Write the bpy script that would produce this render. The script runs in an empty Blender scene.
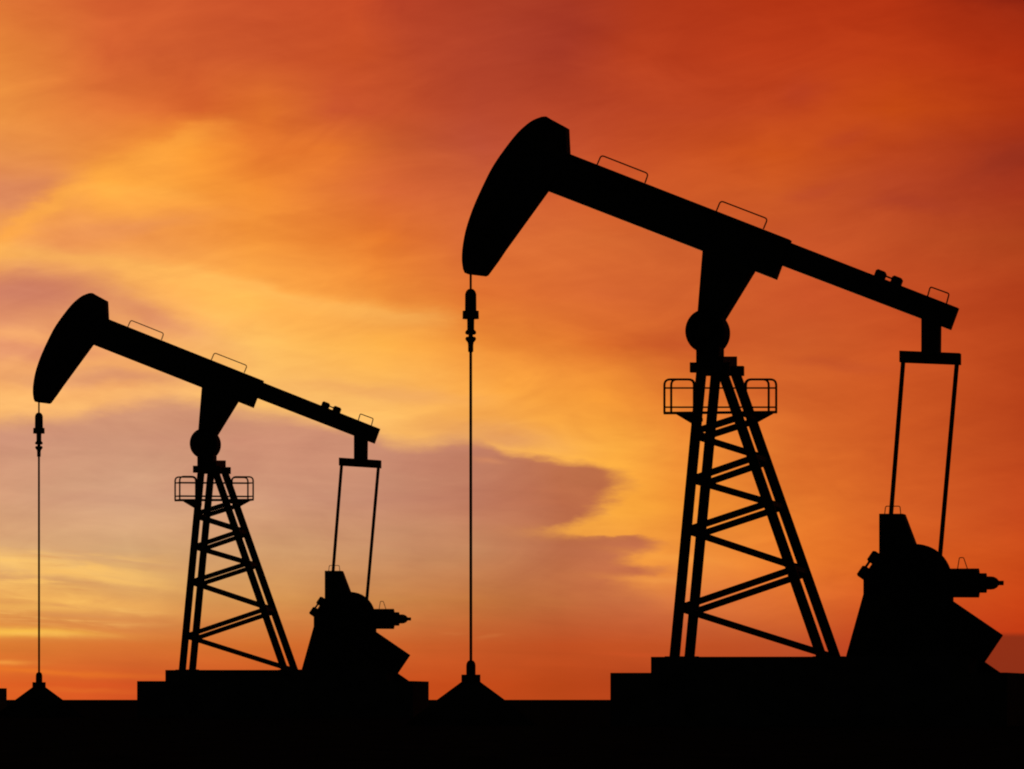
import bpy, bmesh, math
from mathutils import Vector, Matrix

# ------------------------------------------------------------------ frame of the photograph
F = 5800.0            # focal length in pixels (a long telephoto lens)
HU, HV = 512.0, 699.5  # where the level horizon and the optical axis meet
EYE = 0.45            # camera height, metres
PSI = math.radians(10.1)
DIST = 100.0

scene = bpy.context.scene
col = scene.collection


# ------------------------------------------------------------------ materials
def principled(name, base, rough, spec=0.2, metal=0.0, noise=6.0, amount=0.35, bump=0.15, second=None):
    m = bpy.data.materials.new(name)
    m.use_nodes = True
    nt = m.node_tree
    bs = nt.nodes['Principled BSDF']
    tc = nt.nodes.new('ShaderNodeTexCoord')
    nz = nt.nodes.new('ShaderNodeTexNoise')
    nz.inputs['Scale'].default_value = noise
    nz.inputs['Detail'].default_value = 6
    nt.links.new(tc.outputs['Object'], nz.inputs['Vector'])
    rp = nt.nodes.new('ShaderNodeValToRGB')
    rp.color_ramp.elements[0].position = 0.35
    rp.color_ramp.elements[1].position = 0.65
    lo = [c * (1 - amount) for c in base]
    hi = second if second else [c * (1 + amount) for c in base]
    rp.color_ramp.elements[0].color = (*lo, 1)
    rp.color_ramp.elements[1].color = (*hi, 1)
    nt.links.new(nz.outputs['Fac'], rp.inputs['Fac'])
    nt.links.new(rp.outputs['Color'], bs.inputs['Base Color'])
    bs.inputs['Roughness'].default_value = rough
    bs.inputs['Metallic'].default_value = metal
    bs.inputs['Specular IOR Level'].default_value = spec
    bp = nt.nodes.new('ShaderNodeBump')
    bp.inputs['Strength'].default_value = bump
    bp.inputs['Distance'].default_value = 0.01
    nt.links.new(nz.outputs['Fac'], bp.inputs['Height'])
    nt.links.new(bp.outputs['Normal'], bs.inputs['Normal'])
    return m


M_PAINT = principled('dark_green_paint', (0.022, 0.026, 0.022), 0.75, 0.15, second=(0.035, 0.028, 0.02))
M_STEEL = principled('weathered_steel', (0.03, 0.027, 0.025), 0.8, 0.15, second=(0.05, 0.03, 0.02))
M_CABLE = principled('wire_rope', (0.03, 0.028, 0.026), 0.85, 0.1, noise=40)
M_IRON = principled('cast_iron', (0.02, 0.019, 0.018), 0.85, 0.1, noise=12)
M_CONC = principled('oil_stained_concrete', (0.05, 0.046, 0.042), 0.95, 0.02, noise=3, amount=0.3)
M_SOIL = principled('oily_soil', (0.035, 0.027, 0.02), 1.0, 0.0, noise=1.5, amount=0.45, bump=0.4)


# ------------------------------------------------------------------ geometry helpers
def unproject(u, v, y):
    """photo position -> local x, z of the pump unit on the upright plane at local depth y"""
    du, dv = (u - HU) / F, (HV - v) / F
    ox, oy = (710 - HU) / F * DIST, DIST
    s, c = math.sin(PSI), math.cos(PSI)
    # local y axis in the world = (s, c);  local x axis = (c, -s)
    t = (y + ox * s + oy * c) / (du * s + c)
    px, py = du * t - ox, t - oy
    return Vector((px * c - py * s, y, EYE + dv * t))


PXM = F / DIST                 # pixels per metre at the unit
SHEAR = 7.8                    # sideways pixels per metre of depth


def new_obj(name, bm, mat, parent=None, bevel=0.0, smooth=False):
    bmesh.ops.recalc_face_normals(bm, faces=bm.faces)
    me = bpy.data.meshes.new(name)
    bm.to_mesh(me)
    bm.free()
    me.materials.append(mat)
    o = bpy.data.objects.new(name, me)
    col.objects.link(o)
    if parent:
        o.parent = parent
    if smooth:
        for p in me.polygons:
            p.use_smooth = True
        me.set_sharp_from_angle(angle=math.radians(35))
    if bevel:
        md = o.modifiers.new('bevel', 'BEVEL')
        md.width = bevel
        md.segments = 2
        md.limit_method = 'ANGLE'
        md.angle_limit = math.radians(50)
    return o


def inset_u(pts, h):
    n = len(pts)
    area = sum(pts[i][0] * pts[(i + 1) % n][1] - pts[(i + 1) % n][0] * pts[i][1] for i in range(n))
    sg = 1 if area > 0 else -1
    out = []
    for i in range(n):
        s = []
        for a, b in ((pts[i - 1], pts[i]), (pts[i], pts[(i + 1) % n])):
            dx, dy = b[0] - a[0], b[1] - a[1]
            nu = sg * dy / (math.hypot(dx, dy) or 1)
            s.append(0 if abs(nu) < 0.25 else (1 if nu > 0 else -1))
        t = s[0] + s[1]
        out.append((pts[i][0] - h * ((t > 0) - (t < 0)), pts[i][1]))
    return out


def prism(bm, pts, y0, y1, inset=True):
    """upright plate with the given outline (photo units), y0..y1 deep"""
    if inset:
        pts = inset_u(pts, abs(y1 - y0) / 2 * SHEAR * .7 - .35)
    ym = (y0 + y1) / 2
    base = [unproject(u, v, ym) for u, v in pts]
    a = [bm.verts.new((p.x, y0, p.z)) for p in base]
    b = [bm.verts.new((p.x, y1, p.z)) for p in base]
    bm.faces.new(a)
    bm.faces.new(b[::-1])
    n = len(a)
    for i in range(n):
        bm.faces.new((a[i], b[i], b[(i + 1) % n], a[(i + 1) % n]))


def plate(name, pts, y0, y1, mat, parent, bevel=0.008, inset=True):
    bm = bmesh.new()
    prism(bm, pts, y0, y1, inset)
    return new_obj(name, bm, mat, parent, bevel)


def bar(bm, p, q, w, d):
    """square bar from p to q: w wide in the upright plane, d deep"""
    p, q = Vector(p), Vector(q)
    ax = (q - p).normalized()
    dp = Vector((0, 1, 0))
    if abs(ax.dot(dp)) > 0.9:
        dp = Vector((0, 0, 1))
    sd = ax.cross(dp).normalized()
    dp = sd.cross(ax).normalized()
    vs = []
    for e in (p, q):
        vs.append([bm.verts.new(e + sd * (i * w / 2) + dp * (j * d / 2)) for i, j in ((-1, -1), (1, -1), (1, 1), (-1, 1))])
    bm.faces.new(vs[0])
    bm.faces.new(vs[1][::-1])
    for i in range(4):
        bm.faces.new((vs[0][i], vs[1][i], vs[1][(i + 1) % 4], vs[0][(i + 1) % 4]))


def tube(bm, path, r, seg=10):
    path = [Vector(p) for p in path]
    rings = []
    up = None
    for i, p in enumerate(path):
        if i == 0:
            t = path[1] - p
        elif i == len(path) - 1:
            t = p - path[-2]
        else:
            t = (path[i + 1] - p).normalized() + (p - path[i - 1]).normalized()
        t.normalize()
        if up is None:
            up = t.orthogonal().normalized()
        up = (up - t * up.dot(t)).normalized()
        sd = t.cross(up)
        rings.append([bm.verts.new(p + (up * math.cos(k * math.tau / seg) + sd * math.sin(k * math.tau / seg)) * r) for k in range(seg)])
    for a, b in zip(rings, rings[1:]):
        for k in range(seg):
            bm.faces.new((a[k], a[(k + 1) % seg], b[(k + 1) % seg], b[k]))
    bm.faces.new(rings[0][::-1])
    bm.faces.new(rings[-1])


def rounded(pts, r, closed=False, n=5):
    """round the corners of a polyline in photo units"""
    out = []
    m = len(pts)
    for i, p in enumerate(pts):
        if not closed and i in (0, m - 1):
            out.append(p)
            continue
        a, b = pts[i - 1], pts[(i + 1) % m]
        pa = Vector((a[0] - p[0], a[1] - p[1])).normalized() * r
        pb = Vector((b[0] - p[0], b[1] - p[1])).normalized() * r
        P = Vector(p)
        for k in range(n + 1):
            t = k / n
            q = (P + pa) * (1 - t) ** 2 + P * 2 * t * (1 - t) + (P + pb) * t ** 2
            out.append((q.x, q.y))
    return out


def pipe(name, pts, y, r, mat, parent, round_r=0):
    bm = bmesh.new()
    if round_r:
        pts = rounded(pts, round_r)
    tube(bm, [unproject(u, v, y) for u, v in pts], r)
    return new_obj(name, bm, mat, parent, smooth=True)


def lathe(bm, cx, cy, prof, seg=28):
    """prof: (radius, z) pairs, turned round the upright axis at cx, cy"""
    rings = []
    for r, z in prof:
        r = max(r, 0.0005)
        rings.append([bm.verts.new((cx + r * math.cos(k * math.tau / seg), cy + r * math.sin(k * math.tau / seg), z)) for k in range(seg)])
    for a, b in zip(rings, rings[1:]):
        for k in range(seg):
            bm.faces.new((a[k], a[(k + 1) % seg], b[(k + 1) % seg], b[k]))
    bm.faces.new(rings[0][::-1])
    bm.faces.new(rings[-1])


def lathe_px(name, u, prof, mat, parent, y=0.0, to_ground=None):
    """prof: (half width, v) in photo units"""
    c = unproject(u, prof[0][1], y)
    k = (unproject(u + 1, prof[0][1], y) - c).x
    pr = [(w * k * 1.05, unproject(u, v, y).z) for w, v in prof]
    if to_ground:
        pr.append((to_ground, -0.03))
    bm = bmesh.new()
    lathe(bm, c.x, y, pr)
    return new_obj(name, bm, mat, parent, smooth=True)


def circle(cu, cv, r, n=56):
    return [(cu + r * math.cos(k * math.tau / n), cv + r * math.sin(k * math.tau / n)) for k in range(n)]


def disc(name, cu, cv, r, y0, y1, mat, parent):
    h = abs(y1 - y0) / 2 * SHEAR * .7
    pts = [(cu + (u - cu) * (r - h) / r, v) for u, v in circle(cu, cv, r)]
    bm = bmesh.new()
    prism(bm, pts, y0, y1, False)
    return new_obj(name, bm, mat, parent, bevel=0.01, smooth=True)


def empty(name, label, cat, group=None):
    o = bpy.data.objects.new(name, None)
    o.empty_display_size = 0.5
    col.objects.link(o)
    o['label'] = label
    o['category'] = cat
    if group:
        o['group'] = group
    return o


# ------------------------------------------------------------------ the pump
def make_pumpjack(label):
    P = empty('oil_pumpjack', label, 'oil pump', 'pumpjacks at work on the oil field')
    AX = math.atan(0.386)
    # walking beam -------------------------------------------------
    beam = plate('walking_beam', [(552, 147.2), (791.4, 240.2), (776, 279.5), (546, 190.6)], -.17, .17, M_PAINT, P)
    # flanges standing proud of the web, along the sides of the beam
    bm = bmesh.new()
    for sy in (-1, 1):
        for (pa, pb) in (((575, 158.7), (788, 241.5)), ((572, 198.0), (772, 275.4))):
            a, b = unproject(*pa, sy * .19), unproject(*pb, sy * .19)
            bar(bm, a, b, .05, .045)
    new_obj('beam_flange', bm, M_PAINT, beam, .004)
    tail = plate('tail_beam', [(770, 234.8), (959, 308.2), (950.6, 329.9), (765, 259.3)], -.13, .13, M_PAINT, beam)
    # lugs and their link on the tail
    for a in ((880.9, 273.6), (897.2, 280.0)):
        t = Vector((math.cos(AX), math.sin(AX)))
        n = Vector((t.y, -t.x))
        c = Vector(a)
        pts = [c - t * 5.4 - n * 7, c - t * 5.4 + n * 1.4, c - t * 3.4 + n * 3.2, c + t * 3.4 + n * 3.2, c + t * 5.4 + n * 1.4, c + t * 5.4 - n * 7]
        plate('clamp_lug', [tuple(p) for p in pts], -.10, .10, M_IRON, tail, .004)
    pipe('clamp_rod', [(880.5, 274.0), (897, 280.6)], 0, .016, M_STEEL, tail)
    # grab rails along the top
    pipe('grab_rail', [(596.6, 166), (601.2, 155.2), (648.3, 173.6), (645, 183)], 0, .0125, M_STEEL, beam, 3.2)
    pipe('grab_rail', [(716, 212), (720.6, 200.8), (767.6, 218.8), (763.4, 229)], 0, .0125, M_STEEL, beam, 3.2)
    pipe('grab_rail', [(927.4, 297), (930.3, 286.8), (949.2, 293.6), (946.4, 304)], 0, .0125, M_STEEL, tail, 2)
    # horsehead ----------------------------------------------------
    hh = [(549.0, 117.5), (544.5, 117.7), (538.6, 119), (530, 123.4), (518, 134), (504.5, 151), (492.7, 168.6), (483, 187.8), (475, 205.6),
          (469.3, 221), (465.4, 235), (463, 249.5), (462.5, 261), (463.6, 270), (465.2, 273.7), (485.6, 275.8), (488, 274.6), (498, 261), (505.4, 250), (547.6, 191.6),
          (571.4, 160), (570.2, 153), (569, 128.2)]
    # smooth the long working face
    nc = 14
    sm = []
    for i in range(nc - 1):
        p0, p1, p2, p3 = hh[max(i - 1, 0)], hh[i], hh[i + 1], hh[min(i + 2, nc - 1)]
        for k in range(4):
            t = k / 4
            sm.append(tuple(.5 * (2 * p1[j] + (p2[j] - p0[j]) * t + (2 * p0[j] - 5 * p1[j] + 4 * p2[j] - p3[j]) * t * t
                                  + (3 * p1[j] - p0[j] - 3 * p2[j] + p3[j]) * t ** 3) for j in (0, 1)))
    hh = sm + hh[nc - 1:]
    head = plate('horsehead', inset_u(hh, .7), -.20, .20, M_PAINT, P, .006)
    bm = bmesh.new()
    curve = [(549.0, 119.5), (538.6, 121), (530, 125.4), (519.5, 135.5), (506.5, 152), (494.7, 169.6), (485, 188.8), (477, 206.6), (471.3, 222), (467.6, 236), (465.2, 250), (464.8, 262)]
    for sy in (-1, 1):
        tube(bm, [unproject(u, v, sy * .205) for u, v in curve], .018, 8)
    new_obj('cable_guide', bm, M_STEEL, head, smooth=True)
    # bridle cable, carrier and rod ---------------------------------
    pipe('bridle_cable', [(470.7, 268), (470.7, 292)], 0, .02, M_CABLE, P)
    car = [(0.3, 288.6), (2.5, 289.2), (4.3, 291.2), (5.3, 294.2), (5.4, 310.6), (7.6, 310.9), (7.7, 318.9), (3.4, 319.2), (3.3, 329.5), (5.0, 331.5), (5.2, 333.4), (4.0, 334.6),
           (2.2, 334.7), (2.2, 336.7), (4.0, 336.8), (5.1, 338.2), (4.8, 340), (2.9, 342.5), (2.5, 345), (2.5, 351.4), (1.2, 352.8)]
    lathe_px('carrier_bar', 470.7, car, M_IRON, P)
    pipe('polished_rod', [(470.7, 351), (470.9, 664)], 0, .025, M_STEEL, P)
    # saddle post and pivot -----------------------------------------
    plate('saddle_post', [(704.9, 247), (698.4, 314), (698.2, 331), (722, 331), (725.2, 318.8), (754.6, 270.8), (745, 262)], -.26, .26, M_PAINT, P)
    pv = disc('pivot_bearing', 707.8, 332.2, 21.6, -.36, .36, M_IRON, P)
    disc('bearing_bolt_ring', 707.8, 332.2, 9, -.42, .42, M_STEEL, pv)
    plate('tower_neck', [(697.2, 336), (697.2, 367), (723, 367), (723, 336)], -.30, .30, M_PAINT, P)
    bm = bmesh.new()
    vs = [bm.verts.new(unproject(u + du, v, y)) for y, du in ((-.93, 0), (.93, 14)) for u in (701, 723.2) for v in (356.4, 366.4)]
    bmesh.ops.convex_hull(bm, input=vs)
    new_obj('tower_cap', bm, M_PAINT, P, .008)
    # tower ----------------------------------------------------------
    YA, YB = -.9, .9
    OFF = {YA: (0, 0), YB: (13.6, 4.0)}
    plate('head_beam', [(690.2, 362.5), (730, 362.5), (730, 372.6), (690.2, 372.6)], YA - .07, YA + .07, M_PAINT, P)
    plate('head_beam', [(704, 366), (743.9, 366), (743.9, 375.9), (704, 375.9)], YB - .07, YB + .07, M_PAINT, P)
    legs = {YA: (((701.6, 370), (674.4, 658)), ((721.8, 370), (822.4, 658))),
            YB: (((716.0, 372), (689.3, 658)), ((735.0, 372), (836.2, 658)))}
    for y in (YA, YB):
        for top, bot in legs[y]:
            bm = bmesh.new()
            b = unproject(*bot, y)
            b.z -= .02
            bar(bm, unproject(*top, y), b, .168, .11)
            leg = new_obj('tower_leg', bm, M_PAINT, P, .006)
            bm = bmesh.new()
            bar(bm, b + Vector((0, 0, .0)), b + Vector((0, 0, .05)), .3, .26)
            new_obj('foot_plate', bm, M_STEEL, leg, .004)
    braces = [((695.8, 431.2), (738, 417.6)), ((695.8, 436.2), (751.8, 453.8)), ((691.6, 479.2), (751.8, 458.4)), ((691.6, 479.8), (767.7, 502)),
              ((686.7, 530), (767.7, 503.2)), ((686.7, 530.6), (791.2, 565.4)), ((679.3, 608), (791.2, 569.8)), ((679.3, 608.2), (822, 653.4))]
    for y in (YA, YB):
        for k, (p, q) in enumerate(braces):
            o = OFF[y]
            oy = o[1] + (0.3 if k % 2 == 0 else 0.2) * (1 if o[0] else 0)
            bm = bmesh.new()
            sy = .052 if y < 0 else -.052
            a, b = unproject(p[0] + o[0], p[1] + oy, y + sy), unproject(q[0] + o[0], q[1] + oy, y + sy)
            bar(bm, a, b, .113, .062)
            new_obj('diagonal_brace', bm, M_PAINT, P, .004)
    for (p) in ((695.8, 433.6), (691.6, 479.5), (686.7, 530.3), (679.3, 608), (751.8, 456), (767.7, 502.6), (791.2, 567.6)):
        bm = bmesh.new()
        a, b = unproject(p[0], p[1], YA), unproject(p[0] + 13.6, p[1] + 4.2, YB)
        bar(bm, a, b, .10, .09)
        new_obj('cross_tie', bm, M_PAINT, P, .004)
    # work platform ----------------------------------------------------
    N, Fr = -.45, .45
    plat = empty_part('work_platform', P)
    bm = bmesh.new()
    a, b = unproject(663.6, 413.1, N), unproject(777.0, 413.1, Fr)
    zc = a.z
    h = .024
    # the floor falls a little towards the viewer's side, for the rain to run off
    fall = (b.z - a.z) + (unproject(663.6, 413.1, Fr).z - b.z)
    vs = [bm.verts.new((x, y, z + (0 if y < 0 else fall))) for x in (a.x, b.x) for y in (-.46, .46) for z in (zc - h, zc + h)]
    bmesh.ops.convex_hull(bm, input=vs)
    floor = new_obj('platform_floor', bm, M_STEEL, plat, .003)
    T_, B_ = 379.4, 413
    loops = ((N, [(664.4, B_), (664.4, T_), (693.9, T_), (693.9, B_)]), (Fr, [(671.2, B_), (671.2, T_), (694.6, T_), (694.6, B_)]),
             (N, [(745.2, B_), (745.2, T_), (768.7, T_), (768.7, B_)]), (Fr, [(746, B_), (746, T_), (776.2, T_), (776.2, B_)]))
    for y, path in loops:
        pipe('guard_rail', path, y, .020, M_STEEL, plat, 6)
    for y, u0, u1 in ((N, 664.4, 768.7), (Fr, 671.2, 776.2)):
        for v in (388.0, 407.2):
            pipe('mid_rail', [(u0, v), (u1, v)], y, .0145, M_STEEL, plat)
    for un, uf in ((664.4, 671.2), (768.7, 776.2)):
        for v in (388.0, 407.2):
            bm = bmesh.new()
            p, q = unproject(un, v, N), unproject(uf, v, Fr)
            tube(bm, [p, q], .0145)
            new_obj('end_rail', bm, M_STEEL, plat, smooth=True)
    plate('gusset', [(675, 413.6), (694, 413.6), (694, 425)], YA - .03, YA + .03, M_STEEL, plat, .003, False)
    plate('gusset', [(773.5, 413.6), (752, 413.6), (752, 425.5)], YB - .03, YB + .03, M_STEEL, plat, .003, False)
    for u, y in ((686, YA), (757, YB)):
        bm = bmesh.new()
        p = unproject(u, 416.0, y)
        bar(bm, Vector((p.x, -.92, zc - .055)), Vector((p.x, .92, zc - .055)), .06, .06)
        new_obj('floor_bearer', bm, M_STEEL, plat, .003)
    # equalizer and pitman arms ----------------------------------------
    plate('equalizer_hanger', [(922.2, 305), (921.6, 356), (940.8, 356), (941.2, 315)], -.17, .17, M_PAINT, P)
    eq = [(899.1, 351.0), (961.5, 353.6), (961.5, 364.8), (899.1, 362.4)]
    bm = bmesh.new()
    ends = []
    for (u, yy, v0, v1) in ((899.4, .5, 351.0, 362.4), (961.2, -.5, 353.4, 364.8)):
        p, q = unproject(u, v0, yy), unproject(u, v1, yy)
        ends.append((p, q))
    vs = []
    for (p, q), sx in zip(ends, (1, -1)):
        for dy in (-.13, .13):
            for e in (p, q):
                vs.append(bm.verts.new((e.x + sx * .012, e.y + dy, e.z)))
    bmesh.ops.convex_hull(bm, input=vs)
    new_obj('equalizer_bar', bm, M_PAINT, P, .008)
    for (t, b, y) in (((903.3, 360), (886.0, 577), .5), ((957.0, 362), (936.4, 597), -.5)):
        bm = bmesh.new()
        bar(bm, unproject(*t, y), unproject(*b, y), .072, .072)
        arm = new_obj('pitman_arm', bm, M_STEEL, P, .006)
        disc('wrist_pin', b[0], b[1], 5, y - .09, y + .09, M_STEEL, arm)
    # gear reducer, cranks, motor ---------------------------------------
    plate('gearbox_stand', [(864.6, 594), (846.9, 657.5), (986, 657.5), (950, 600)], -.62, .62, M_PAINT, P)
    plate('gearbox', [(864.0, 578), (864.0, 600), (953, 600), (946, 566), (916, 552), (884, 560)], -.34, .34, M_IRON, P, .012)
    disc('brake_drum', 916, 580.2, 36.2, -.12, .12, M_IRON, P)
    A, Nn = (0.823, 0.568), (-0.568, 0.823)

    def an(a, n):
        return (A[0] * a + Nn[0] * n, A[1] * a + Nn[1] * n)
    cr = plate('counterweight_crank', [an(1038.5, -46), an(1186.2, -47), an(1186.2, -13), an(1038.5, -13.5)], -.66, -.38, M_IRON, P, .01)
    cr2 = plate('counterweight_crank', [an(1052, -14.6), an(1222, -14.6), an(1222, 2), an(1195, 14), an(1062, 14)], .38, .66, M_IRON, P, .01)
    for n in (-19.5, -37.5):
        pts = [an(1045, n - 6.2), an(1033.4, n - 6.2), an(1031.6, n - 5), an(1031.6, n + 5), an(1033.4, n + 6.2), an(1045, n + 6.2)]
        plate('clamp_lug', pts, -.62, -.44, M_IRON, cr, .004)
    pipe('clamp_rod', [an(1034.6, -40), an(1034.6, -17)], -.53, .022, M_STEEL, cr)
    g = plate('belt_guard', [(879.6, 514), (905.2, 514), (920, 553), (920, 590), (879.6, 590)], .10, .52, M_PAINT, P)
    pipe('guard_handle', [(884.6, 515), (885.6, 506.2), (900.0, 506.2), (900.8, 515)], .3, .008, M_STEEL, g, 1.5)
    # electric motor, lying along the unit
    def lathe_x(name, prof, vc, y, mat, parent):
        bm = bmesh.new()
        rings = []
        seg = 28
        for u, r in prof:
            c = unproject(u, vc, y)
            rr = r / PXM
            rings.append([bm.verts.new((c.x, c.y + rr * math.cos(k * math.tau / seg), c.z + rr * math.sin(k * math.tau / seg))) for k in range(seg)])
        for a, b in zip(rings, rings[1:]):
            for k in range(seg):
                bm.faces.new((a[k], a[(k + 1) % seg], b[(k + 1) % seg], b[k]))
        bm.faces.new(rings[0][::-1])
        bm.faces.new(rings[-1])
        return new_obj(name, bm, mat, parent, smooth=True)
    mot = lathe_x('electric_motor', [(944, 14.4), (978.8, 14.5), (979.1, 9.8), (986.4, 9.8), (986.7, 6.6), (991, 6.6), (994, 6.2), (997, 4.6), (998.8, 2.4), (998.9, 2.0)], 583, .1, M_IRON, P)
    lathe_x('motor_shaft', [(996, 2.3), (1003.6, 2.3)], 583, .1, M_STEEL, mot)
    pipe('motor_handle', [(957.4, 570), (959.4, 557.6), (963.6, 557.6), (967.8, 570)], .1, .008, M_STEEL, mot, 1)
    bm = bmesh.new()
    p, q = unproject(949, 597.2, .1), unproject(974, 592, .1)
    vs = [bm.verts.new((x, y, z)) for x in (p.x, q.x) for y in (-.1, .3) for z in (p.z, q.z)]
    bmesh.ops.convex_hull(bm, input=vs)
    new_obj('motor_bracket', bm, M_PAINT, mot, .004)
    plate('motor_mount', [(936, 596.8), (953.2, 596.8), (953.2, 606), (936, 606)], -.15, .35, M_PAINT, P)
    return P


def empty_part(name, parent):
    o = bpy.data.objects.new(name, None)
    col.objects.link(o)
    o.parent = parent
    o.empty_display_size = 0.2
    return o


def make_foundation(label):
    Fd = empty('pump_foundation', label, 'foundation', 'stepped bases of the pumps')
    def block(name, u0, u1, vtop, d, z0):
        a, b = unproject(u0, vtop, -d), unproject(u1, vtop, d)
        bm = bmesh.new()
        vs = [bm.verts.new((x, y, z)) for x in (a.x, b.x) for y in (-d, d) for z in (z0, a.z)]
        bmesh.ops.convex_hull(bm, input=vs)
        return new_obj(name, bm, M_CONC, Fd, .012), a.z
    s, z = block('slab', 610.2, 1027, 672.8, 1.9, -.05)
    block('plinth', 650.8, 984, 656.8, 1.35, z - .02)
    return Fd


def make_wellhead(label):
    W = empty('wellhead', label, 'wellhead', 'wellheads under the hanging pump rods')
    prof = [(8.6, 681.6), (31.0, 699.2)]
    lathe_px('cone_housing', 470.9, [(0.5, 680.8)] + prof, M_SOIL, W, to_ground=1.22)
    lathe_px('collar', 470.9, [(8.8, 674.6), (8.9, 675), (8.9, 683)], M_IRON, W)
    lathe_px('stuffing_box', 470.9, [(1.2, 660.2), (2.8, 661), (4.0, 663), (4.4, 665.5), (4.4, 676)], M_IRON, W)
    return W


def copy_tree(o, parent=None):
    c = o.copy()
    col.objects.link(c)
    c.parent = parent
    for ch in list(o.children):
        copy_tree(ch, c)
    return c


def place(o, u, dist, psi):
    o.location = ((u - HU) / F * dist, dist, 0)
    o.rotation_euler = (0, 0, -psi)


S = 0.698
u_left = 39.5 + (710 - 470.7) * S
units = [(710, DIST, PSI,
          'larger, nearer black pumpjack on the right, its horsehead high against the red sky',
          'wide stepped black base under the larger, nearer pumpjack',
          'cone shaped wellhead in the middle of the picture below the larger pump rod'),
         (u_left, DIST / S, PSI - math.radians(5.1),
          'smaller distant black pumpjack on the left in front of the pale mauve cloud',
          'stepped black base under the smaller, farther pumpjack',
          'small cone shaped wellhead near the left edge below the farther pump rod')]
protos = [make_pumpjack(units[0][3]), make_foundation(units[0][4]), make_wellhead(units[0][5])]
for i, (u, d, psi, *labels) in enumerate(units):
    for p, lab in zip(protos, labels):
        o = p if i == 0 else copy_tree(p)
        o['label'] = lab
        place(o, u + (0.4 if i and p is not protos[1] else 0), d, psi)
        if i:
            o.scale = (1.005 if p is protos[1] else 1, 1, .9965)   # the farther unit is a touch lower
# far foundation whose right end just enters the picture at the left
fd = copy_tree(protos[1])
fd['label'] = 'low dark base with nothing on it, cut off by the left edge'
place(fd, -130.8, 232.0, PSI - math.radians(8.4))

# ------------------------------------------------------------------ ground
bm = bmesh.new()
rings = [0.0, 25, 60, 110, 200, 400, 900, 2500, 9000]
prev = None
SEG = 72
for r in rings:
    if r == 0:
        ring = [bm.verts.new((0, 0, 0))]
    else:
        ring = [bm.verts.new((r * math.cos(k * math.tau / SEG), r * math.sin(k * math.tau / SEG), 0)) for k in range(SEG)]
    if prev:
        for k in range(SEG):
            if len(prev) == 1:
                bm.faces.new((prev[0], ring[k], ring[(k + 1) % SEG]))
            else:
                bm.faces.new((prev[k], ring[k], ring[(k + 1) % SEG], prev[(k + 1) % SEG]))
    prev = ring
g = new_obj('ground', bm, M_SOIL)
g['kind'] = 'structure'

# ------------------------------------------------------------------ sky (world)
world = bpy.data.worlds.new('World')
scene.world = world
world.use_nodes = True
nt = world.node_tree
nt.nodes.clear()
L = nt.links


def node(t, **kw):
    n = nt.nodes.new(t)
    for k, v in kw.items():
        setattr(n, k, v)
    return n


def put(sock, v):
    if isinstance(v, (int, float)):
        sock.default_value = v
    else:
        L.new(v, sock)


def M(op, a, b=None, c=None, clamp=False):
    n = node('ShaderNodeMath', operation=op, use_clamp=clamp)
    for i, v in enumerate((a, b, c)):
        if v is not None:
            put(n.inputs[i], v)
    return n.outputs[0]


def add(a, b): return M('ADD', a, b)
def sub(a, b): return M('SUBTRACT', a, b)
def mul(a, b): return M('MULTIPLY', a, b)


def sstep(x, lo, hi):
    n = node('ShaderNodeMapRange', interpolation_type='SMOOTHSTEP', clamp=True)
    put(n.inputs['Value'], x)
    put(n.inputs['From Min'], lo)
    put(n.inputs['From Max'], hi)
    return n.outputs['Result']


def lin(c):
    out = []
    for x in c:
        x /= 255
        out.append(x / 12.92 if x <= .04045 else ((x + .055) / 1.055) ** 2.4)
    return (*out, 1)


def mix(f, a, b, mode='MIX'):
    n = node('ShaderNodeMix', data_type='RGBA', blend_type=mode)
    put(n.inputs[0], f)
    for s, v in ((n.inputs[6], a), (n.inputs[7], b)):
        if isinstance(v, tuple):
            s.default_value = v
        else:
            L.new(v, s)
    return n.outputs[2]


def fcurve(x, pts, x0, x1, y0, y1):
    """smooth curve y(x) through pts; in and out in the same units as the sky coordinates"""
    t = M('DIVIDE', sub(x, x0), x1 - x0, clamp=True)
    n = node('ShaderNodeFloatCurve')
    cv = n.mapping.curves[0]
    P = [((px - x0) / (x1 - x0), (py - y0) / (y1 - y0)) for px, py in pts]
    cv.points[0].location = P[0]
    cv.points[1].location = P[-1]
    for p in P[1:-1]:
        cv.points.new(*p)
    n.mapping.update()
    L.new(t, n.inputs['Value'])
    return add(mul(n.outputs[0], y1 - y0), y0)


tc = node('ShaderNodeTexCoord')
sx = node('ShaderNodeSeparateXYZ')
L.new(tc.outputs['Generated'], sx.inputs[0])
az = M('ARCTAN2', sx.outputs[0], sx.outputs[1])
el = M('ARCSINE', sx.outputs[2])
# sky coordinates: azimuth and elevation in units of 1/5800 radian
PU = add(mul(az, F), HU)
PV = sub(HV, mul(el, F))


def noise(scale_u, scale_v, seed, detail=4, rough=.5, tilt=0.0, u=None, v=None, dist=0.0):
    u = PU if u is None else u
    v = PV if v is None else v
    if tilt:
        v = add(v, mul(u, tilt))
    cx = node('ShaderNodeCombineXYZ')
    L.new(M('DIVIDE', u, scale_u), cx.inputs[0])
    L.new(M('DIVIDE', v, scale_v), cx.inputs[1])
    cx.inputs[2].default_value = seed
    n = node('ShaderNodeTexNoise')
    n.inputs['Scale'].default_value = 1
    n.inputs['Detail'].default_value = detail
    n.inputs['Roughness'].default_value = rough
    n.inputs['Distortion'].default_value = dist
    L.new(cx.outputs[0], n.inputs['Vector'])
    return sub(n.outputs['Fac'], .5)


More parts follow.
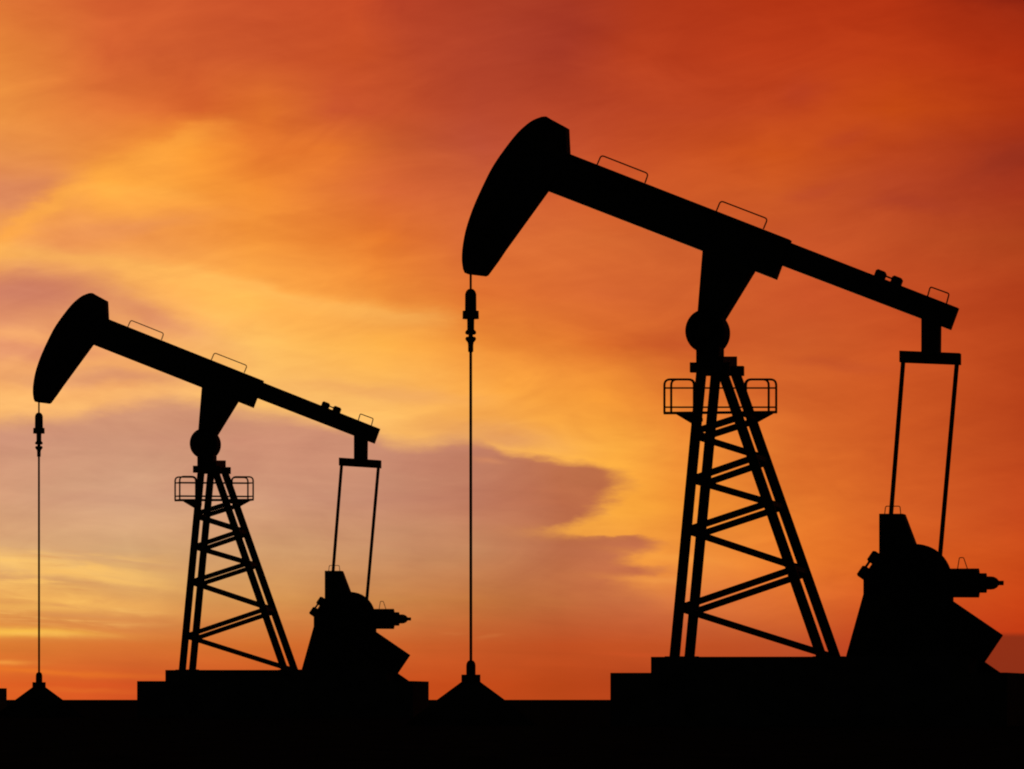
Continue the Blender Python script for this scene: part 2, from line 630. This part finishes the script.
# billowing of the cloud sheets
big_u, big_v = noise(190, 110, 3.1, 5, .55), noise(190, 110, 8.7, 5, .55)
fin_u, fin_v = noise(60, 20, 14.2, 5, .6), noise(60, 20, 21.9, 5, .6)
wu = add(PU, add(mul(big_u, 90), mul(fin_u, 26)))
wv = add(PV, add(mul(big_v, 55), mul(fin_v, 14)))

# lit cloud deck: colours by elevation row and azimuth
ROWS = [
    (0,   [(0, 219, 112, 52), (100, 210, 92, 46), (256, 200, 80, 42), (350, 198, 74, 38), (400, 180, 60, 38), (512, 170, 56, 36), (570, 168, 53, 34), (640, 176, 52, 27), (768, 184, 52, 22), (896, 178, 46, 18), (1024, 146, 34, 17)]),
    (60,  [(0, 233, 136, 58), (110, 215, 100, 50), (256, 205, 88, 44), (350, 200, 80, 38), (420, 184, 66, 40), (512, 174, 60, 40), (565, 168, 55, 37), (640, 184, 59, 30), (768, 190, 58, 26), (896, 184, 54, 20), (1024, 174, 44, 16)]),
    (115, [(0, 238, 147, 66), (110, 228, 120, 55), (200, 214, 98, 44), (262, 226, 115, 44), (330, 203, 86, 46), (400, 198, 78, 42), (480, 186, 70, 46), (640, 188, 66, 36), (768, 192, 66, 30), (896, 196, 68, 20), (1024, 176, 50, 20)]),
    (150, [(0, 236, 148, 76), (100, 236, 140, 62), (190, 248, 148, 50), (256, 230, 120, 46), (330, 228, 116, 44), (400, 202, 88, 46), (480, 190, 76, 52), (600, 196, 74, 40), (768, 206, 80, 28), (880, 184, 62, 26), (1024, 160, 46, 26)]),
    (190, [(0, 222, 136, 88), (50, 226, 138, 82), (100, 254, 168, 66), (150, 252, 164, 64), (256, 240, 138, 50), (384, 220, 106, 54), (480, 206, 92, 54), (600, 204, 84, 42), (768, 204, 84, 36), (880, 184, 66, 36), (1024, 166, 50, 28)]),
    (240, [(0, 248, 165, 85), (60, 240, 152, 82), (128, 246, 158, 80), (256, 247, 152, 60), (384, 234, 124, 46), (460, 218, 104, 54), (600, 214, 100, 48), (700, 205, 90, 45), (800, 200, 80, 40), (900, 186, 70, 34), (1024, 174, 62, 28)]),
    (295, [(0, 222, 142, 104), (60, 228, 148, 100), (128, 254, 180, 94), (256, 255, 174, 78), (384, 240, 144, 58), (480, 226, 116, 50), (600, 214, 102, 48), (680, 210, 98, 45), (800, 208, 88, 42), (900, 194, 76, 34), (1024, 180, 64, 27)]),
    (345, [(0, 238, 160, 108), (128, 248, 174, 104), (256, 255, 192, 98), (384, 253, 176, 74), (480, 238, 140, 54), (600, 222, 112, 44), (700, 206, 92, 40), (800, 208, 94, 42), (900, 200, 80, 34), (1024, 182, 66, 26)]),
    (400, [(0, 252, 182, 106), (128, 246, 174, 106), (256, 255, 194, 108), (384, 254, 188, 98), (500, 252, 168, 68), (600, 246, 154, 56), (680, 222, 116, 44), (760, 214, 102, 42), (880, 208, 90, 36), (1024, 184, 66, 26)]),
    (450, [(0, 250, 190, 115), (256, 250, 190, 115), (450, 250, 182, 94), (540, 255, 180, 76), (620, 254, 174, 66), (680, 238, 142, 54), (800, 220, 108, 42), (900, 210, 92, 36), (1024, 188, 70, 28)]),
    (510, [(0, 245, 190, 115), (256, 245, 190, 115), (450, 248, 180, 88), (560, 250, 172, 68), (640, 252, 168, 60), (700, 242, 146, 52), (800, 226, 116, 42), (900, 212, 94, 36), (1024, 196, 72, 28)]),
    (560, [(0, 240, 180, 110), (256, 236, 170, 95), (560, 238, 158, 70), (650, 240, 150, 62), (720, 236, 138, 56), (800, 232, 120, 42), (900, 216, 94, 32), (1024, 202, 74, 24)]),
    (600, [(0, 235, 165, 85), (200, 218, 148, 80), (512, 205, 125, 62), (620, 212, 122, 68), (700, 216, 114, 58), (800, 222, 108, 44), (900, 214, 88, 32), (1024, 200, 66, 20)]),
    (645, [(0, 220, 124, 50), (128, 217, 112, 48), (256, 213, 112, 46), (450, 200, 92, 40), (560, 192, 80, 34), (680, 194, 82, 36), (790, 190, 80, 40), (900, 196, 62, 26), (1024, 190, 54, 18)]),
    (685, [(0, 226, 98, 36), (128, 212, 84, 34), (256, 208, 84, 32), (450, 198, 76, 26), (560, 186, 70, 24), (680, 184, 66, 28), (790, 176, 62, 32), (900, 160, 52, 30), (1024, 150, 44, 26)]),
]
ROWS = [(v, [(u, R, G + (4 if v <= 240 and u >= 400 else 0), B) for u, R, G, B in st]) for v, st in ROWS]
MAUVE = [
    (380, [(0, 222, 152, 112), (256, 210, 148, 112), (470, 204, 132, 98), (640, 200, 116, 76)]),
    (440, [(0, 208, 148, 120), (128, 206, 148, 118), (256, 204, 142, 114), (384, 200, 136, 110), (470, 194, 126, 100), (560, 192, 114, 78), (640, 194, 114, 70)]),
    (500, [(0, 218, 162, 124), (128, 214, 162, 128), (256, 208, 152, 120), (384, 200, 140, 112), (470, 192, 124, 96), (560, 190, 110, 74), (640, 192, 110, 70)]),
    (550, [(0, 220, 168, 118), (128, 214, 166, 118), (256, 210, 156, 108), (384, 204, 146, 104), (470, 194, 130, 90), (560, 190, 112, 74), (650, 192, 108, 72)]),
    (600, [(0, 228, 160, 84), (128, 216, 152, 88), (256, 212, 146, 80), (384, 204, 134, 74), (470, 196, 118, 62), (560, 192, 108, 60), (650, 200, 106, 64)]),
    (645, [(0, 220, 124, 50), (128, 217, 116, 50), (256, 213, 112, 46), (450, 200, 92, 40), (560, 192, 80, 34), (680, 194, 82, 36)]),
    (685, [(0, 226, 98, 36), (128, 212, 84, 34), (256, 208, 84, 32), (450, 198, 76, 26), (560, 186, 70, 24), (680, 184, 66, 28)]),
]
U0, U1 = -120.0, 1144.0


def ramp(stops, u):
    n = node('ShaderNodeValToRGB')
    cr = n.color_ramp
    cr.interpolation = 'CARDINAL' if len(stops) > 2 else 'LINEAR'
    cr.interpolation = 'LINEAR'
    t = M('DIVIDE', sub(u, U0), U1 - U0, clamp=True)
    els = cr.elements
    for i, (p, r, g_, b) in enumerate(stops):
        pos = (p - U0) / (U1 - U0)
        if i < 2:
            e = els[i]
            e.position = pos
        else:
            e = els.new(pos)
        e.color = lin((r, g_, b))
    L.new(t, n.inputs['Fac'])
    return n.outputs['Color']


def sheet(rows, u, v):
    c = ramp(rows[0][1], u)
    for (va, _), (vb, st) in zip(rows, rows[1:]):
        c = mix(sstep_lin(v, va, vb), c, ramp(st, u))
    return c


def sstep_lin(x, lo, hi):
    n = node('ShaderNodeMapRange', interpolation_type='LINEAR', clamp=True)
    put(n.inputs['Value'], x)
    n.inputs['From Min'].default_value = lo
    n.inputs['From Max'].default_value = hi
    return n.outputs['Result']


def blob(cu, cv, a, b, tilt=0.0, u=None, v=None):
    """soft elongated cloud: centre, half length, half height, slope"""
    u = wu if u is None else u
    v = wv if v is None else v
    du = sub(u, cu)
    dv = sub(sub(v, cv), mul(du, tilt))
    d = add(M('POWER', M('ABSOLUTE', M('DIVIDE', du, a)), 2.0), M('POWER', M('ABSOLUTE', M('DIVIDE', dv, b)), 2.0))
    return M('EXPONENT', mul(d, -1.0))


def band(u, v, pts, w_up, w_dn, ua, ub, soft):
    """thin cloud edge running along a curve"""
    c = fcurve(u, pts, U0, U1, 0, 720)
    d = sub(v, c)
    up = M('EXPONENT', mul(M('POWER', M('ABSOLUTE', M('DIVIDE', d, w_up)), 2.0), -1))
    dn = M('EXPONENT', mul(M('POWER', M('ABSOLUTE', M('DIVIDE', d, w_dn)), 2.0), -1))
    below = M('GREATER_THAN', d, 0)
    m = add(mul(dn, below), mul(up, sub(1.0, below)))
    return mul(m, mul(sstep(u, ua - soft, ua + soft), sub(1.0, sstep(u, ub - soft, ub + soft))))


# keep the drift small towards the horizon, where the layers lie flat
damp = sub(1.0, mul(sstep(PV, 560, 660), .75))
lu = add(PU, mul(add(mul(big_u, 52), mul(fin_u, 16)), damp))
lv = add(PV, mul(add(mul(big_v, 30), mul(fin_v, 10)), damp))
sky = sheet(ROWS, lu, lv)

rag = noise(26, 9, 91.0, 4, .6)
mu = add(PU, add(mul(big_u, 20), add(mul(fin_u, 40), mul(rag, 22))))
mv = add(PV, add(mul(big_v, 12), add(mul(fin_v, 17), mul(rag, 5))))

# dusky veils over the deck
for (cu, cv, a, b, t, c, k) in (
        (20, 292, 95, 24, .10, (204, 124, 100), .75),
        (150, 322, 60, 15, .30, (222, 142, 104), .75),
        (40, 352, 70, 10, .05, (222, 140, 108), .6),
        (110, 384, 90, 9, .02, (216, 146, 112), .6),
        (15, 197, 40, 17, -.15, (214, 130, 90), .6),
        (115, 232, 70, 9, -.12, (234, 146, 88), .6),
        (905, 209, 58, 9, .02, (162, 56, 38), .42),
        (1010, 166, 52, 17, -.35, (142, 46, 30), .5),
        (845, 142, 30, 8, -.15, (176, 60, 32), .5),
        (805, 96, 26, 16, .0, (172, 56, 34), .45),
        (800, 192, 26, 9, -.1, (182, 68, 42), .45),
        (558, 38, 45, 48, .2, (156, 50, 38), .2),
        (470, 62, 60, 60, -.3, (170, 58, 42), .12),
        (1010, 4, 60, 12, .1, (128, 30, 18), .6),
        (690, 345, 60, 9, .05, (200, 86, 40), .5),
        (830, 372, 60, 7, .03, (190, 78, 40), .45),
        (500, 440, 60, 18, .12, (214, 142, 98), .6),
        (380, 392, 90, 9, .10, (236, 164, 100), .5)):
    sky = mix(mul(blob(cu, cv, a, b, t), k), sky, lin(c))

# brighter edges lit from below the horizon
for pts, wu_, wd_, ua, ub, c, k in (
        ([(-120, 300), (0, 243), (31, 219), (78, 190), (120, 172), (156, 156), (208, 136), (260, 130), (1144, 120)], 13, 22, -100, 215, (255, 168, 64), .55),
        ([(-120, 222), (30, 216), (78, 196), (135, 194), (172, 194), (240, 205), (1144, 260)], 6, 10, 20, 190, (255, 174, 74), .45),
        ([(-120, 250), (0, 254), (52, 258), (172, 273), (250, 286), (312, 302), (437, 318), (1144, 420)], 8, 16, -100, 440, (255, 186, 92), .6),
        ([(-120, 330), (0, 333), (60, 340), (130, 352), (200, 366), (1144, 500)], 5, 8, -100, 90, (252, 176, 108), .5),
        ([(-120, 400), (0, 404), (60, 408), (110, 400), (170, 390), (1144, 380)], 8, 10, -100, 190, (254, 188, 112), .6)):
    sky = mix(mul(band(mu, mv, pts, wu_, wd_, ua, ub, 40), k), sky, lin(c))

# wisps of the deck
wisp = noise(150, 26, 31.0, 6, .6, tilt=.16, dist=.6)
wisp2 = noise(260, 60, 44.0, 5, .55, tilt=-.22, dist=.8)
gain = add(1.0, add(mul(wisp, .22), mul(wisp2, .32)))
gc = node('ShaderNodeCombineColor')
L.new(add(1.0, mul(sub(gain, 1.0), .55)), gc.inputs[0])
L.new(gain, gc.inputs[1])
L.new(add(1.0, mul(sub(gain, 1.0), 1.1)), gc.inputs[2])
deck = mix(sub(1.0, mul(sstep(PV, 590, 680), .8)), sky, mix(1.0, sky, gc.outputs[0], 'MULTIPLY'))

# the big mauve bank low on the left with its ragged right end
TOP = [(-120, 424), (0, 424), (60, 420), (120, 408), (170, 402), (240, 412), (300, 420), (360, 432), (420, 446), (470, 443), (500, 455), (568, 463), (600, 466), (660, 474), (1144, 520)]
RIGHT = [(380, 560), (455, 590), (468, 606), (478, 618), (494, 612), (510, 592), (522, 572), (530, 556), (535, 580), (540, 634), (546, 652), (552, 634), (560, 622), (566, 640), (571, 656), (578, 634), (588, 624), (604, 640), (640, 720), (720, 760)]
top = fcurve(mu, TOP, U0, U1, 380, 540)
soft_v = add(5.0, mul(sub(1.0, sstep(PU, 440, 530)), 8.0))
m_top = sstep(M('DIVIDE', sub(mv, top), soft_v), -1.0, 1.0)
right = add(fcurve(mv, RIGHT, 380, 720, 400, 800), 6.0)
soft_u = add(23.0, mul(sstep(PV, 575, 640), 70.0))
m_right = sstep(M('DIVIDE', sub(right, mu), soft_u), -1.0, 1.0)
bank = mul(m_top, m_right)
# the bright inlet that cuts the bank between its two tongues
bank = mul(bank, sub(1.0, mul(blob(612, 531, 62, 5.5, -.03, mu, mv), .85)))
mauve = sheet(MAUVE, lu, PV)
ms = add(noise(220, 20, 52.0, 6, .62, tilt=-.05, dist=.5), noise(110, 50, 57.0, 4, .5))
mg = add(1.0, mul(ms, .2))
mgc = node('ShaderNodeCombineColor')
for i in range(3):
    L.new(mg, mgc.inputs[i])
mauve = mix(1.0, mauve, mgc.outputs[0], 'MULTIPLY')
sky = mix(bank, deck, mauve)

# glowing streaks near the horizon
sv = add(PV, add(mul(fin_v, 9), mul(big_v, 6)))
su = add(PU, mul(fin_u, 40))
for (cu, cv, a, b, t, c, k) in (
        (40, 564, 120, 10, .10, (252, 198, 112), .85),
        (95, 577, 75, 5, .16, (252, 194, 104), .7),
        (20, 588, 80, 5, .03, (250, 190, 100), .6),
        (85, 603, 90, 9, .08, (248, 184, 94), .75),
        (10, 608, 60, 4, .02, (246, 184, 92), .5),
        (15, 633, 80, 4.5, .02, (255, 196, 78), .85),
        (0, 663, 30, 2.5, .0, (252, 168, 70), .6),
        (30, 671, 120, 3, .05, (238, 122, 38), .6),
        (75, 690, 60, 2.5, .04, (232, 112, 40), .4),
        (488, 462, 14, 2.5, .15, (214, 138, 96), .6),
        (490, 636, 14, 1.8, -.05, (206, 112, 56), .5),
        (450, 632, 16, 1.5, -.03, (206, 112, 56), .4),
        (640, 655, 40, 2.2, .03, (206, 82, 36), .5),
        (650, 580, 45, 4, .08, (240, 152, 72), .5),
        (660, 556, 40, 4, .12, (246, 158, 66), .6)):
    sky = mix(mul(blob(cu, cv, a, b, t, su, sv), k), sky, lin(c))
# fine strands of cirrus catching the light low on the left
st = noise(120, 13, 66.0, 6, .6, tilt=-.07, dist=.6)
sm = mul(mul(sstep(PV, 538, 566), sub(1.0, sstep(PV, 612, 645))), sub(1.0, sstep(PU, 70, 200)))
sky = mix(mul(mul(sstep(st, -.04, .16), sm), .7), sky, lin((255, 196, 104)))
sky = mix(mul(mul(sstep(mul(st, -1), .02, .2), sm), .5), sky, lin((214, 142, 84)))
# soft texture in the lit part of the deck
mot = noise(150, 60, 71.0, 6, .58, tilt=.1, dist=.9)
# strands: rising to the right high up, falling to the right lower down
ra = noise(120, 15, 77.0, 5, .6, tilt=.24, dist=.5, u=add(PU, mul(big_u, 70)), v=add(PV, mul(big_v, 60)))
rb = noise(140, 13, 81.0, 5, .6, tilt=-.15, dist=.5, u=add(PU, mul(big_u, 70)), v=add(PV, mul(big_v, 50)))
sel = sstep(add(PV, mul(PU, -.10)), 190, 260)
mot2 = add(mul(ra, sub(1.0, sel)), mul(rb, sel))
mk = sub(1.0, mul(sstep(PV, 590, 670), .75))
mgain = add(1.0, mul(add(mul(mot, .46), mul(mot2, .13)), mk))
mc = node('ShaderNodeCombineColor')
L.new(add(1.0, mul(sub(mgain, 1.0), .62)), mc.inputs[0])
L.new(mgain, mc.inputs[1])
L.new(add(1.0, mul(sub(mgain, 1.0), .8)), mc.inputs[2])
sky = mix(1.0, sky, mc.outputs[0], 'MULTIPLY')
# dull red layer on the horizon at the right
dull = mul(sstep(PV, 631, 638), sstep(PU, 930, 985))
sky = mix(mul(dull, .95), sky, lin((140, 47, 22)))

# away from the afterglow the dome falls off to a dim dusk sky
tex = node('ShaderNodeTexSky', sky_type='NISHITA')
tex.sun_disc = False
SUN_EL, SUN_AZ = math.radians(2.0), math.radians(1.2)
tex.sun_elevation = SUN_EL
tex.sun_rotation = SUN_AZ
bg_glow = node('ShaderNodeBackground')
L.new(sky, bg_glow.inputs['Color'])
bg_glow.inputs['Strength'].default_value = 1.0
bg_dusk = node('ShaderNodeBackground')
L.new(tex.outputs[0], bg_dusk.inputs['Color'])
bg_dusk.inputs['Strength'].default_value = 0.012
ang = M('SQRT', add(M('POWER', az, 2.0), M('POWER', el, 2.0)))
fall = sstep(ang, math.radians(11), math.radians(38))
mx = node('ShaderNodeMixShader')
L.new(fall, mx.inputs[0])
L.new(bg_glow.outputs[0], mx.inputs[1])
L.new(bg_dusk.outputs[0], mx.inputs[2])
out = node('ShaderNodeOutputWorld')
L.new(mx.outputs[0], out.inputs['Surface'])

# ------------------------------------------------------------------ sun, veiled and almost down, behind the pumps
sl = bpy.data.lights.new('sun', 'SUN')
sl.energy = 0.3
sl.angle = math.radians(3)
sl.color = (1.0, .55, .25)
so = bpy.data.objects.new('sun', sl)
col.objects.link(so)
d = Vector((math.sin(SUN_AZ) * math.cos(SUN_EL), math.cos(SUN_AZ) * math.cos(SUN_EL), math.sin(SUN_EL)))
so.rotation_euler = d.to_track_quat('Z', 'Y').to_euler()
so.location = (0, 60, 30)

# ------------------------------------------------------------------ camera
cam = bpy.data.cameras.new('camera')
cam.sensor_width = 36
cam.sensor_fit = 'HORIZONTAL'
cam.lens = F / 1024 * 36
cam.shift_y = (HV - 384.5) / 1024
cam.clip_end = 20000
co = bpy.data.objects.new('camera', cam)
col.objects.link(co)
co.location = (0, 0, EYE)
co.rotation_euler = (math.radians(90), 0, 0)
scene.camera = co

scene.view_settings.view_transform = 'Standard'
scene.view_settings.look = 'None'
scene.view_settings.exposure = 0
scene.view_settings.gamma = 1
scene.view_settings.use_curve_mapping = False
scene.cycles.filter_width = 2.0
scene.cycles.max_bounces = 4
